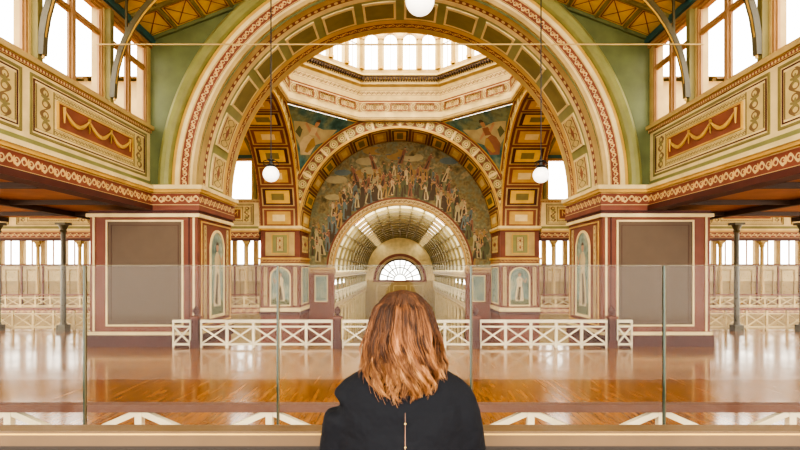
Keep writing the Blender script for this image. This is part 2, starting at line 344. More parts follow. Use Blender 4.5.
crossing_arch('crossing_arch_left',lambda u,n,z:(-C-n,YC+u,z),3.0,False).done()
crossing_arch('crossing_arch_right',lambda u,n,z:(C+n,YC+u,z),3.0,False).done()
crossing_arch('crossing_arch_far',lambda u,n,z:(u,YB+n,z),3.9,False).done()
for sg in (-1,1):
    T=(lambda s:(lambda u,n,z:(s*u,n,z)))(sg)
    b=B('crossing_pier',T)
    b.box(8.1,12.4,20,24.0,-6,5.3,RED)
    b.box(8.1,9.99,20.0,24.0,5.3,6.4,TAN)
    b.box(8.0,12.5,19.88,24.05,0,0.45,DRED); b.box(8.04,12.46,19.93,24.05,0.45,0.58,CREAM)
    b.frame(8.65,11.75,0.8,5.05,19.95,20,0.07,CREAM); b.box(8.72,11.68,19.975,20,0.87,4.98,PANEL); b.frame(8.85,11.55,1.0,4.85,19.965,20,0.02,DRED)
    b.box(8.2,8.28,19.96,20,0.6,5.2,CREAM); b.box(12.2,12.28,19.96,20,0.6,5.2,CREAM); b.box(8.42,8.46,19.96,20,0.6,5.2,DRED)
    b.box(7.98,12.5,19.88,24.05,5.16,5.3,CREAM); b.box(8.02,12.4,19.92,24.05,5.3,5.42,DRED)
    b.box(7.95,10.2,19.8,24.1,5.42,5.62,RED); b.box(7.97,10.15,19.84,24.1,5.62,6.12,P_RED); b.box(7.85,10.2,19.7,24.1,6.12,6.24,GOLD); b.box(7.78,10.2,19.62,24.1,6.24,6.4,CREAM)
    T2=(lambda s:(lambda u,n,z:(s*(8.1+n),u,z)))(sg)
    b.T=T2; figure_panel(b,22.1,0,1.1,4.7,1.5); b.frame(20.35,23.85,0.75,5.05,-0.04,0,0.06,GOLD)
    for q in (20.75,23.4): b.box(q-0.12,q+0.14,-0.03,0,0.95,4.9,P_PAN)
    b.T=T
    b.done()
    b=B('crossing_pier',T)
    b.box(8.1,11.25,40.35,44.35,-6,6.4,RED)
    b.box(7.98,11.3,40.2,44.3,3.45,3.6,CREAM); b.box(8.02,11.28,40.25,44.3,3.6,3.9,P_RED); b.box(7.9,11.35,40.1,44.3,3.9,4.05,GOLD)
    b.box(7.95,11.3,40.2,44.3,6.25,6.4,GOLD); b.box(7.9,11.35,40.12,44.3,6.4,6.6,CREAM)
    b.box(8.0,11.3,40.22,44.3,-0.3,0,CREAM); b.box(8.0,11.3,40.25,44.3,-0.6,-0.3,DRED)
    figure_panel(b,9.65,40.35,0.25,3.2,1.5)
    for q in (8.45,10.85): b.box(q-0.16,q+0.16,40.31,40.35,0.2,3.3,P_PAN)
    b.box(8.5,10.85,40.3,40.35,4.2,6.1,TAN); b.box(9.0,10.35,40.27,40.3,4.35,5.95,SAGE); b.frame(9.0,10.35,4.35,5.95,40.24,40.3,0.08,GOLD)
    b.box(9.4,9.95,40.25,40.28,4.6,5.7,P_PAN)
    b.T=T2; b.box(41.2,44.0,-0.03,0,0.3,3.2,MURB); b.frame(41.1,44.1,0.2,3.3,-0.05,0,0.09,CREAM); b.box(41.4,43.8,-0.03,0,4.4,6.0,P_PAN)
    b.done()
# far lunette wall
b=B('wall_far_lunette')
YM=44.5; r2=5.87; z2=2.97
b.wallarch(-8.15,8.15,-6,14.7,0,z2,r2,YM,MUR)
b.ring(0,z2,r2,r2+0.12,YM-0.1,YM,GOLD); b.ring(0,z2,r2+0.12,r2+0.55,YM-0.07,YM,P_CREAM,seg=96); b.ring(0,z2,r2+0.55,r2+0.68,YM-0.1,YM,REDLIT)
b.soffit(0,z2,r2,YM,YM+0.4,TAN)
for sg in (-1,1):
    x0,x1=sorted((sg*5.87,sg*8.1)); b.box(x0,x1,YM-0.08,YM+0.4,-6,2.9,RED); x0,x1=sorted((sg*5.75,sg*8.1)); b.box(x0,x1,YM-0.1,YM+0.4,2.75,3.1,P_RED); b.box(x0,x1,YM-0.12,YM+0.4,3.1,3.25,GOLD)
    x0,x1=sorted((sg*6.5,sg*7.5)); b.box(x0,x1,YM-0.1,YM-0.08,0.3,2.5,MURB); b.frame(x0-0.08,x1+0.08,0.22,2.58,YM-0.12,YM-0.08,0.08,CREAM)
def lun(u): return z2+math.sqrt(max(0,6.62**2-u*u))
def top(u): return CZ+math.sqrt(max(0,8.1**2-u*u))
rnd=random.Random(3); layer=0
for i in range(26):
    u=rnd.uniform(-6.2,6.2); zt=top(u); zb=lun(u)+2.2
    if zt-zb<0.8: continue
    z=rnd.uniform(zb,zt-0.4); w=rnd.uniform(0.5,1.1); h=w*0.35; layer+=1
    b.face([(u+w*math.cos(t*math.pi/9),YM-0.004-0.0006*layer,z+h*math.sin(t*math.pi/9)*(1+0.12*math.cos(t*3))) for t in range(18)],rnd.choice([FW,FB,FW,FO,MUR]))
for i in range(30):
    u=-7.3+14.6*i/29; z=(lun(u) if abs(u)<6.5 else 4.2)+rnd.uniform(0.5,1.0); w=rnd.uniform(0.35,0.7)
    b.face([(u+w*math.cos(t*math.pi/5),YM-0.031-0.0004*i,z+w*1.1*math.sin(t*math.pi/5)*(1+0.25*math.cos(t*2.3+i))) for t in range(10)],rnd.choice([FG,FG,FD,OLIVE]))
for row_,(off,k0) in enumerate(((1.75,0.8),(0.85,0.95),(0.0,1.05))):
    for i in range(40):
        u=-7.6+15.2*i/39+rnd.uniform(-.15,.15); base=(lun(u) if abs(u)<6.45 else rnd.uniform(3.4,4.4)); z=base+off+rnd.uniform(-.1,.25); k=k0*rnd.uniform(0.8,1.1)
        if z+1.7*k>top(u)-0.1: continue
        painted_person(b,u,z,k,YM-0.046-0.008*row_-0.0002*i,rnd.choice([FIG,FB,FR,FO,FG,FD,FO,FW,FG]),lean=rnd.uniform(-.2,.2),arm=rnd.choice([-1,1]))
for u,z in ((-2.2,12.0),(0,12.5),(2.3,12.0),(-3.8,10.9),(3.9,10.9)):
    painted_person(b,u,z,0.9,YM-0.075,rnd.choice([FIG,FR]),lean=0.35*(-1 if u<0 else 1))
b.done()
b=B('pendentive_frescoes')
H8=math.tan(math.pi/8)
def ue(z,off): 
    q=(R+off)**2-(z-CZ)**2; w=math.sqrt(q) if q>0 else 0
    return max(C*H8,min(C-0.001,w))
for sx in (-1,1):
    for sy in (-1,1):
        N=24; z0=CZ+2.0
        def row(z):
            w=ue(z,1.08); return [(sx*C,YC+sy*w,z),(sx*w,YC+sy*C,z)]
        zs=[z0+(14.95-z0)*i/N for i in range(N+1)]
        rw=[row(z) for z in zs]
        for a,c in zip(rw,rw[1:]): b.face([a[0],a[1],c[1],c[0]],MURT)
        def lerp(p,q,t): return tuple(p[i]+(q[i]-p[i])*t for i in range(3))
        for a,c in zip(rw,rw[1:]):
            L0=math.dist(a[0],a[1]); L1=math.dist(c[0],c[1])
            if L1<0.05: continue
            f0=min(0.5,0.22/max(L0,0.01)); f1=min(0.5,0.22/L1)
            sh=lambda p:(p[0]-sx*0.05,p[1]-sy*0.05,p[2])
            b.face([sh(a[0]),sh(lerp(a[0],a[1],f0)),sh(lerp(c[0],c[1],f1)),sh(c[0])],GOLD)
            b.face([sh(a[1]),sh(lerp(a[1],a[0],f0)),sh(lerp(c[1],c[0],f1)),sh(c[1])],GOLD)
        def pp(x,z,d):
            w=ue(z,1.08); m=((sx*(C+w)/2),(YC+sy*(C+w)/2)); e=1/math.sqrt(2)
            return (m[0]+sx*x*e-sx*d*e, m[1]-sy*x*e-sy*d*e, z)
        f=lambda P,m,d: b.face([pp(x,z,d) for x,z in P],m)
        f([(-1.5,13.4),(-0.6,13.0),(0.5,12.7),(1.3,13.3),(2.0,14.2),(1.0,14.3),(-0.8,14.1),(-2.0,14.3)],FW,0.03)
        f([(-0.5,12.3),(0.35,12.2),(0.75,12.9),(0.6,13.4),(0.3,13.6),(0.3,14.1),(-0.25,14.1),(-0.3,13.5),(-0.7,13.0)],FR if sx*sy>0 else FIG,0.06)
        f([(-0.7,13.0),(-0.3,13.5),(0.1,13.2),(0.3,12.5),(-0.2,12.4)],FO,0.08)
        f([(0.25,13.9),(0.95,14.3),(1.0,14.18),(0.3,13.7)],PSK,0.09); f([(-0.25,13.9),(-0.9,13.5),(-0.85,13.4),(-0.25,13.7)],PSK,0.09)
        f([(0.19*math.cos(q*math.pi/5),14.33+0.23*math.sin(q*math.pi/5)) for q in range(10)],PSK,0.09)
        f([(0.2*math.cos(q*math.pi/5),14.42+0.17*math.sin(q*math.pi/5)) for q in range(6)],FD,0.1)
        f([(0.9,13.3),(1.5,13.6),(1.4,14.0),(1.0,13.9)],FG,0.07)
b.done()
def octpt(H,k,z): 
    a=math.pi/8+k*math.pi/4; r=H/math.cos(math.pi/8); return (r*math.cos(a),YC+r*math.sin(a),z)
def oct_strip(b,H0,z0,H1,z1,mat):
    h=max(abs(z1-z0),abs(H1-H0)); k=max(1,round(2*H0*H8/h))
    for i in range(8): b.face([octpt(H0,i,z0),octpt(H0,i+1,z0),octpt(H1,i+1,z1),octpt(H1,i,z1)],mat,[(0,0),(k,0),(k,1),(0,1)])
b=B('dome_drum')
prof=[(8.25,14.97,GOLD),(8.0,14.97,DBROWN),(8.0,15.04,CREAM),(7.85,15.12,TAN),(7.85,15.27,DBROWN),(7.9,15.32,CREAM),(7.9,15.7,P_OCT),(7.78,16.5,REDLIT),(7.76,16.6,CREAM),(7.65,16.95,P_CREAM),(7.6,17.35,CREAM),(7.5,17.6,TAN),(7.3,17.75,CREAM),(7.3,17.9,P_BEAD2),(7.25,18.1,CREAM),(7.05,18.2,DBROWN),(7.05,18.28,TAN),(6.95,18.33,CREAM),(6.95,18.48,CREAM),(7.35,18.5,TAN),(7.35,18.95,None)]
for (H0,z0,m),(H1,z1,_) in zip(prof,prof[1:]): oct_strip(b,H0,z0,H1,z1,m)
HD=7.35
for k in range(8):
    a=k*math.pi/4; ca,sa=math.cos(a),math.sin(a)
    b.T=(lambda ca,sa:(lambda u,n,z:((n)*ca-u*sa,YC+n*sa+u*ca,z)))(ca,sa)
    w=HD*H8; 
    for j in range(4):
        c=-w+(2*w)*(j+0.5)/4; b.wallarch(c-w/4,c+w/4,18.95,22.9,c,21.3,0.5,HD,CREAM,12); b.wallarch(c-w/4,c+w/4,18.95,22.9,c,21.3,0.5,HD+.3,CREAM,12)
        for q in (-0.5,0.5): b.face([(c+q,HD,18.95),(c+q,HD+.3,18.95),(c+q,HD+.3,21.3),(c+q,HD,21.3)],CREAM)
        b.soffit(c,21.3,0.5,HD,HD+.3,CREAM,seg=12); b.ring(c,21.3,0.5,0.62,HD-.07,HD,GOLD,seg=12)
        b.box(c-0.015,c+0.015,HD+.15,HD+.19,18.95,21.8,FRAME); b.box(c-0.5,c+0.5,HD+.15,HD+.19,20.9,20.95,FRAME)
    for j in range(5):
        c=-w+2*w*j/4; b.box(c-0.12,c+0.12,HD-.12,HD,18.95,21.3,TAN); b.box(c-0.18,c+0.18,HD-.17,HD,21.3,21.5,GOLD); b.box(c-0.18,c+0.18,HD-.17,HD,18.95,19.15,GOLD)
    for j in range(26):
        c=-2.85+5.7*j/25; b.box(c-0.055,c+0.055,7.0,7.2,18.02,18.18,DBROWN)
    for j in range(3):
        c=-2.0+2.0*j; b.frame(c-0.75,c+0.75,15.8,16.4,7.72,7.76,0.06,REDLIT)
b.T=lambda u,n,z:(u,n,z)
oct_strip(b,HD,22.9,HD-.3,23.1,GOLD)
b.done()
b=B('dome_cupola')
pr=[(HD-.3,23.1)]+[((HD-.3)*math.cos(t*math.pi/2/10)+0.001,23.1+7.5*math.sin(t*math.pi/2/10)) for t in range(1,11)]
for i,((a,z),(c,w)) in enumerate(zip(pr,pr[1:])): oct_strip(b,a,z,c,w,(CREAM,P_OCT,TAN)[i%3])
b.done()
# ---------------- railings, columns
def rail_into(b,T0,p,q,step=1.4,z=0,h=1.1,mat=WHITE,top=None,xt=None,barw=0.05):
    top=top or mat; p=Vector(p);q=Vector(q);L=(q-p).length;d=(q-p).normalized()
    b.T=lambda u,n,zz:(p.x+d.x*u-d.y*n,p.y+d.y*u+d.x*n,z+zz)
    xt=xt if xt else h-0.3
    b.box(0,L,-0.07,0.07,h-0.11,h,top); b.box(0,L,-0.04,0.04,0.10,0.18,mat)
    if xt<h-0.15: b.box(0,L,-0.035,0.035,xt,xt+0.06,mat)
    n=max(1,round(L/step)); s=L/n
    for i in range(n+1): b.box(max(0,i*s-0.05),min(L,i*s+0.05),-0.05,0.05,0.0,h-0.11,mat)
    for i in range(n):
        a,c=i*s+0.05,(i+1)*s-0.05
        b.bar((a,0,0.18),(c,0,xt),barw,mat); b.bar((a,0.001,xt),(c,0.001,0.18),barw,mat)
    b.T=T0
I3=lambda u,n,z:(u,n,z)
def newel(x,y,z=0):
    b=B('newel_post')
    b.box(x-0.17,x+0.17,y-0.17,y+0.17,z,z+0.3,DRED); b.box(x-0.13,x+0.13,y-0.13,y+0.13,z+0.3,z+1.15,DRED); b.box(x-0.18,x+0.18,y-0.18,y+0.18,z+1.15,z+1.24,RED)
    b.lathe(x,y,[(0.1,z+1.24),(0.05,z+1.3),(0.12,z+1.4),(0.13,z+1.48),(0.07,z+1.58),(0.0,z+1.66)],DRED,12); b.done()
xs=[-8.0,-2.45,2.95,8.3]
segs=[(-8.9,-8.19),(-7.81,-2.64),(-2.26,2.76),(3.14,8.11),(8.49,9.1)]
for a,c in segs:
    b=B('balustrade'); rail_into(b,I3,(a,19.6,0),(c,19.6,0),1.05,barw=0.06); b.done()
for x in xs: newel(x,19.6)
b=B('near_balustrade'); rail_into(b,I3,(-13.3,7.3,0),(13.3,7.3,0),1.9,top=MAUVE,xt=0.97,barw=0.085); b.done()
def column(b,x,y,z0,z1,mat=POST,r=0.13):
    b.box(x-0.22,x+0.22,y-0.22,y+0.22,z0,z0+0.3,mat); b.lathe(x,y,[(r*1.3,z0+0.3),(r,z0+0.45),(r*0.85,z1-0.5),(r*1.4,z1-0.42),(r,z1-0.36),(r*1.8,z1-0.12)],mat,14); b.box(x-0.26,x+0.26,y-0.26,y+0.26,z1-0.12,z1,mat)
for sg,nm in ((-1,'left'),(1,'right')):
    a,c=sorted((sg*12.45,sg*23.9))
    b=B('balustrade'); rail_into(b,I3,(a,25.5,0),(c,25.5,0),1.0,mat=CREAM,top=REDLIT); b.done()
    for x in (13.6,16.9,20.2,23.5): b=B('gallery_column'); column(b,sg*x,25.1,0,5.42); b.done()
    T=(lambda s:(lambda u,n,z:(s*u,40.4+n,z)))(sg)
    hall_wall('wall_transept_'+nm,T,11.35,50,[(12+3.4*i,15+3.4*i) for i in range(11)],[(11.8+6.6*i,17.8+6.6*i) for i in range(5)])
    T=(lambda s:(lambda u,n,z:(s*u,n,z)))(sg)
    b=B('gallery_transept_'+nm,T); b.box(11.35,50,40.4,47,-0.4,0,WOOD); b.box(11.35,50,40.3,40.4,-0.5,0.05,P_RED); b.box(11.35,50,40.8,47,6.3,6.4,BROWN)
    b.box(11.35,50,47,47.3,-6,2.0,TAN); b.box(11.35,50,47,47.3,5.95,6.3,CREAM); b.box(11.35,50,46.98,47.3,2.0,3.4,CREAM); b.box(11.35,50,46.9,47.3,3.4,3.6,REDLIT)
    for i in range(20): b.box(11.35+i*2,11.75+i*2,46.95,47.3,3.6,5.95,TAN); b.box(12.6+i*2,12.68+i*2,47.05,47.15,3.6,5.95,FRAME)
    for i in range(20): b.frame(11.8+i*2,13.1+i*2,0.5,3.1,46.92,47,0.1,TAN); b.box(11.45+i*2,11.6+i*2,46.9,47,0,3.4,REDLIT)
    for i in range(11): column(b,12.5+3.4*i,40.75,0,5.42,TAN,0.16)
    a,c=sorted((sg*11.4,sg*50)); rail_into(b,T,(a,40.45,0),(c,40.45,0),1.2,mat=CREAM,top=REDLIT)
    b.done()
    b=B('wall_transept_near_'+nm,T); b.box(11.35,50,24.5,25.3,5.75,12.3,TAN); b.done()
    b=B('ceiling_transept_'+nm,T)
    b.face([(11.25,24,12.35),(50,24,12.35),(50,33,15.6),(11.25,33,15.6)],YEL); b.face([(11.25,41,12.35),(50,41,12.35),(50,33,15.6),(11.25,33,15.6)],YEL)
    for i in range(12):
        x=12+3.4*i; b.bar((x,24.5,12.4),(x,33,15.5),0.2,OLIVE); b.bar((x,40.9,12.4),(x,33,15.5),0.2,OLIVE)
    b.done()
# ---------------- far nave: coffered barrel vault with open bands added to let in light
b=B('vault_far_nave'); Y0,Y1=YM+0.45,90
NS=16; NR=12
for j in range(NS):
    if j in (4,11): continue
    b.soffit(0,z2,6.1,Y0,Y1-.05,VAULT,math.pi*j/NS,math.pi*(j+1)/NS,seg=2)
for i in range(NR+1):
    y=Y0+0.12+(Y1-Y0-.3)*i/NR; b.ring(0,z2,5.88,6.12,y-0.1,y+0.1,VRIB,seg=36)
for j in range(1,NS):
    a=math.pi*j/NS; b.ring(0,z2,5.93,6.12,Y0,Y1-.06,VRIB,a-0.012,a+0.012,1)
for i in range(NR):
    ya=Y0+0.12+(Y1-Y0-.3)*i/NR; yb=Y0+0.12+(Y1-Y0-.3)*(i+1)/NR; m_=(ya+yb)/2
    for j in (4,11): b.ring(0,z2,5.97,6.1,m_-0.05,m_+0.05,FRAME,math.pi*j/NS,math.pi*(j+1)/NS,2)
b.done()
b=B('wall_far_end')
b.wallarch(-10,10,1.2,9.3,0,1.2,3.9,Y1,CREAM,36); b.box(-10,10,Y1,Y1+0.3,-6,1.2,TAN)
b.ring(0,1.2,3.9,4.3,Y1-0.15,Y1,P_CREAM,seg=40); b.ring(0,1.2,4.3,4.8,Y1-0.25,Y1,REDLIT,seg=40); b.box(-4.8,4.8,Y1-0.2,Y1,0.9,1.2,REDLIT)
b.ring(0,1.2,3.6,3.9,Y1-0.1,Y1+.1,DBROWN,seg=40)
for j in range(-1,2): b.frame(j*3-1.2,j*3+1.2,-4,0.3,Y1-0.05,Y1,0.12,CREAM)
b.done()
b=B('window_fanlight')
for r in (1.0,2.2): b.ring(0,1.2,r,r+0.2,Y1+0.05,Y1+0.15,DBROWN,seg=32)
for j in range(0,11):
    a=math.pi*j/10; b.bar((1.2*math.cos(a),Y1+0.1,1.2+1.2*math.sin(a)),(3.8*math.cos(a),Y1+0.1,1.2+3.8*math.sin(a)),0.2,DBROWN)
b.done()
for sg,nm in ((-1,'left'),(1,'right')):
    T=(lambda s:(lambda u,n,z:(s*u,n,z)))(sg)
    b=B('gallery_far_nave_'+nm,T)
    b.box(6.0,10,Y0,Y1-.1,-0.5,0,P_CREAM); b.box(6.1,10.2,Y0,Y1-.1,2.8,2.93,CREAM); b.box(5.9,6.3,Y0,Y1-.1,2.35,2.8,P_CREAM)
    b.box(10,10.2,Y0,Y1-.1,-6,0.8,TAN)
    y=Y0+1.2
    while y<Y1-1:
        column(b,6.15,y,0,2.35,OLIVE,0.14); column(b,6.2,y,-6,-0.5,CREAM,0.18); y+=3.4
    rail_into(b,T,(sg*6.05,Y0+0.1,0),(sg*6.05,Y1-0.2,0),1.7,mat=WHITE)
    b.done()
# ---------------- pendant lamps
GL=NT('opal_glass_globe'); GL.b.inputs['Base Color'].default_value=(0.95,0.92,0.86,1); GL.b.inputs['Roughness'].default_value=0.15; GL.b.inputs['Emission Color'].default_value=(1,0.95,0.86,1); GL.b.inputs['Emission Strength'].default_value=1.2; GL=GL.m
def pendant(x,y,z,r):
    e=empty('pendant_lamp'); e.location=(x,y,z)
    b=B('globe',parent=e); b.lathe(0,0,[(max(0.001,r*math.sin(math.pi*i/14)),r*math.cos(math.pi*i/14)) for i in range(15)],GL,24); b.done(True)
    zt=12.3+SL*(10-abs(x))-0.1-z
    b=B('fitting',parent=e); b.lathe(0,0,[(r*0.5,r*0.86),(r*0.62,r*1.0),(r*0.5,r*1.15),(r*0.2,r*1.25),(r*0.22,r*1.6),(r*0.5,r*1.7),(r*0.5,r*1.78),(r*0.12,r*1.9),(r*0.1,r*2.3),(0.001,r*2.4)],BLACK,16)
    for k in range(4):
        a=k*math.pi/2+0.4; b.tube([(r*0.5*math.cos(a),r*0.5*math.sin(a),r*1.72),(r*0.95*math.cos(a),r*0.95*math.sin(a),r*1.5),(r*0.9*math.cos(a),r*0.9*math.sin(a),r*1.15),(r*0.5*math.cos(a),r*0.5*math.sin(a),r*1.02)],0.014,BLACK,6)
    b.tube([(0,0,r*2.2),(0,0,zt)],0.018,BLACK,6); b.done()
pendant(-3.87,15,5.93,0.24); pendant(4.23,15,5.9,0.24); pendant(0.36,9,7.9,0.26)
# ---------------- foreground rail and glass
b=B('handrail'); b.box(-4.5,4.5,1.86,1.94,2.395,2.45,METAL); b.box(-4.5,4.5,1.868,1.932,2.382,2.395,METALD); b.box(-4.5,4.5,1.864,1.936,2.35,2.382,METALD)
b.box(-4.5,4.5,1.858,1.86,2.436,2.442,GOLD)  # thin gold strip imitating a highlight along the rail edge
for x in (-3.6,-1.8,1.8,3.6): b.box(x-0.02,x+0.02,1.88,1.92,1.351,2.35,METALD)
b.done()
g=NT('clear_glass_pane'); nt=g.nt; nt.nodes.remove(g.b); out=nt.nodes['Material Output']
tr=g.n('ShaderNodeBsdfTransparent'); tr.inputs[0].default_value=(0.955,0.965,0.945,1); gl=g.n('ShaderNodeBsdfGlossy'); gl.inputs['Roughness'].default_value=0.02
mx=g.n('ShaderNodeMixShader'); lw=g.n('ShaderNodeFresnel'); lw.inputs[0].default_value=1.28; g.l(lw.outputs[0],mx.inputs[0]); g.l(tr.outputs[0],mx.inputs[1]); g.l(gl.outputs[0],mx.inputs[2]); g.l(mx.outputs[0],out.inputs[0]); GLASS=g.m
GEDGE=plain('glass_edge_green',(0.17,0.23,0.19),0.2)
b=B('glass_balustrade'); p0=(85-400)*2.3/500; st=0.888
for i in range(-3,6):
    x0=p0+i*st; b.face([(x0+0.006,2.3,1.352),(x0+st-0.006,2.3,1.352),(x0+st-0.006,2.3,3.07),(x0+0.006,2.3,3.07)],GLASS)
    b.box(x0-0.0055,x0+0.0005,2.294,2.306,1.352,3.07,GEDGE); b.box(x0+0.002,x0+0.0055,2.294,2.306,1.352,3.07,POST)
    b.box(x0+0.006,x0+st-0.006,2.297,2.303,3.07,3.0725,POST)
b.done()
# ---------------- woman
W=empty('woman'); WX,WY=0.008,1.45
BL=NT('navy_black_blouse_cloth'); BL.b.inputs['Base Color'].default_value=s2l((0.07,0.08,0.105)); BL.b.inputs['Roughness'].default_value=0.8; BL.b.inputs['Specular IOR Level'].default_value=0.2
bp=BL.n('ShaderNodeBump'); bp.inputs['Strength'].default_value=0.9; bp.inputs['Distance'].default_value=0.03
BL.l(BL.noise(9,3),bp.inputs['Height']); BL.l(bp.outputs[0],BL.b.inputs['Normal']); BL=BL.m
def ell(z,a,c,y0=0,x0=0,n=28,p=2.3):
    L=[]
    for i in range(n):
        t=2*math.pi*i/n; ct,st_=math.cos(t),math.sin(t)
        L.append((WX+x0+a*math.copysign(abs(ct)**(2/p),ct),WY+y0+c*math.copysign(abs(st_)**(2/p),st_),z))
    return L
b=B('blouse',parent=W)
b.loft([ell(*r) for r in [(2.80,.05,.05),(2.785,.07,.058),(2.772,.10,.068),(2.756,.135,.076),(2.732,.160,.086),(2.69,.177,.098),(2.62,.185,.108),(2.5,.183,.112),(2.35,.17,.108),(2.22,.17,.108),(2.1,.185,.12),(2.0,.195,.128)]],BL)
for sg in (-1,1):
    P=[(.10,.0,2.712),(.135,.0,2.695),(.156,.0,2.67),(.172,.0,2.63),(.186,.01,2.57),(.196,.02,2.50),(.203,.04,2.44),(.205,.08,2.405),(.195,.14,2.41),(.17,.24,2.44),(.145,.33,2.475)]
    b.tube([(WX+sg*x,WY+y,z) for x,y,z in P],[.05,.055,.058,.056,.053,.052,.051,.05,.048,.044,.040],BL,16)
ob=b.done(True,True)
m=ob.modifiers.new('r','REMESH'); m.mode='VOXEL'; m.voxel_size=0.007; m.use_smooth_shade=True
m=ob.modifiers.new('s','SMOOTH'); m.iterations=22; m.factor=0.5
tx=bpy.data.textures.new('folds','CLOUDS'); tx.noise_scale=0.10
m=ob.modifiers.new('d','DISPLACE'); m.texture=tx; m.strength=0.006; m.mid_level=0.5
m=ob.modifiers.new('s2','SMOOTH'); m.iterations=5
dg=bpy.context.evaluated_depsgraph_get(); ev=ob.evaluated_get(dg)
def backy(x,z):
    ok,loc,nor,idx=ev.ray_cast(Vector((x,WY-0.5,z)),Vector((0,1,0)))
    return loc.y if ok else WY-0.11
b=B('back_opening',parent=W); N=22; cx=WX+0.006
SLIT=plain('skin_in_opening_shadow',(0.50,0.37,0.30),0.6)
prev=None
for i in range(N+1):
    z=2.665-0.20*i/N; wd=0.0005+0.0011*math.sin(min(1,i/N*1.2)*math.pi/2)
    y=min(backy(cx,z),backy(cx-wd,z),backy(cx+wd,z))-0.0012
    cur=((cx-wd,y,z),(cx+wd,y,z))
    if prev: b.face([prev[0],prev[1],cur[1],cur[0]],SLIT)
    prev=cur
b.done()
for z in (2.637,2.575):
    b=B('button',parent=W); rr=0.0032; y=backy(cx,z)-0.003
    b.lathe(cx,y,[(max(1e-4,rr*math.sin(math.pi*i/8)),z+rr*math.cos(math.pi*i/8)) for i in range(9)],TAN,12); b.done(True)
TR_=plain('dark_trousers',(0.12,0.13,0.17),0.8)
b=B('trousers',parent=W)
b.loft([ell(*r) for r in [(2.15,.15,.1),(2.05,.17,.115),(1.98,.178,.12)]],TR_)
for sg in (-1,1):
    b.tube([(WX+sg*x,WY+y,z) for x,y,z in [(.08,0,2.1),(.088,0,2.0),(.09,0,1.85),(.088,.01,1.72),(.085,0,1.58),(.085,-.01,1.44)]],[.08,.09,.075,.058,.052,.045],TR_,16)
o=b.done(True,True); m=o.modifiers.new('r','REMESH'); m.mode='VOXEL'; m.voxel_size=0.012; m.use_smooth_shade=True; m=o.modifiers.new('s','SMOOTH'); m.iterations=4
b=B('shoes',parent=W)
for sg in (-1,1):
    rr=[]
    for y,w,h in [(-.09,.02,.05),(-.07,.034,.07),(-.02,.036,.075),(.05,.04,.05),(.11,.042,.04),(.15,.03,.03),(.165,.01,.02)]:
        rr.append([(WX+sg*.087+w*math.cos(t*2*math.pi/12),WY+y,1.352+h/2+h/2*math.sin(t*2*math.pi/12)) for t in range(12)])
    b.loft(rr,BLACK)
b.done(True)
hx,hy,hz=WX,WY+0.015,2.875
b=B('head',parent=W); rings=[]
for i in range(1,16):
    t=math.pi*i/16; z=hz+0.108*math.cos(t); a=0.074*math.sin(t); c=0.092*math.sin(t)
    if z<hz-0.02: a*=1-0.9*abs(z-hz+0.02); 
    L=[]
    for k in range(28):
        ph=2*math.pi*k/28; x=a*math.cos(ph); y=c*math.sin(ph)
        fr=max(0,math.sin(ph)); cen=math.exp(-(x/0.012)**2)
        y+=fr*cen*0.024*math.exp(-((z-(hz-0.022))/0.02)**2); y+=fr*math.exp(-(x/0.025)**2)*0.008*math.exp(-((z-(hz-0.085))/0.015)**2)
        for e in (-.03,.03): y-=fr*0.008*math.exp(-((x-e)/0.013)**2-((z-hz)/0.011)**2)
        L.append((hx+x,hy+y,z))
    rings.append(L)
b.loft(rings,SKIN); b.tube([(WX,WY-.005,2.72),(WX,WY,2.78),(WX,WY+.005,2.84)],[.06,.05,.05],SKIN,16)
for sg in (-1,1):
    b.loft([[(hx+sg*(0.072+0.012*q),hy-0.005-0.008*q+(0.017-0.004*q)*math.cos(t*math.pi/5),hz-0.012+(0.03-0.006*q)*math.sin(t*math.pi/5)) for t in range(10)] for q in (0,1)],SKIN)
b.done(True,True)
b=B('eyes',parent=W)
for e in (-.03,.03):
    b.lathe(hx+e,hy+0.075,[(max(1e-4,0.011*math.sin(math.pi*i/8)),hz+0.011*math.cos(math.pi*i/8)) for i in range(9)],WHITE,12)
    b.lathe(hx+e,hy+0.082,[(max(1e-4,0.005*math.sin(math.pi*i/6)),hz+0.005*math.cos(math.pi*i/6)) for i in range(7)],BLACK,8)
b.done(True)
b=B('mouth',parent=W); b.tube([(hx-.022,hy+.076,hz-.058),(hx-.008,hy+.087,hz-.055),(hx,hy+.088,hz-.057),(hx+.008,hy+.087,hz-.055),(hx+.022,hy+.076,hz-.058)],[.001,.004,.004,.004,.001],REDLIT,8); b.done(True)
for sg in (-1,1):
    b=B('hand',parent=W); q=lambda x,y,z:(WX+sg*x,WY+y,z)
    b.loft([[q(x+w*math.cos(t*math.pi/6),y,z+h*math.sin(t*math.pi/6)) for t in range(12)] for x,y,z,w,h in [(.148,.32,2.478,.026,.022),(.142,.35,2.478,.028,.02),(.135,.385,2.474,.037,.016),(.13,.42,2.468,.04,.014),(.128,.435,2.466,.036,.01)]],SKIN)
    for i,l in enumerate((.05,.062,.066,.06)):
        x=.16-.022*i
        b.tube([q(x,.42,2.468),q(x,.42+l*.5,2.470),q(x,.42+l*.9,2.462),q(x,.42+l*1.15,2.44)],[.0095,.009,.008,.006],SKIN,8)
    b.tube([q(.105,.375,2.472),q(.085,.40,2.468),q(.075,.425,2.461)],[.011,.010,.007],SKIN,8)
    b.done(True,False)
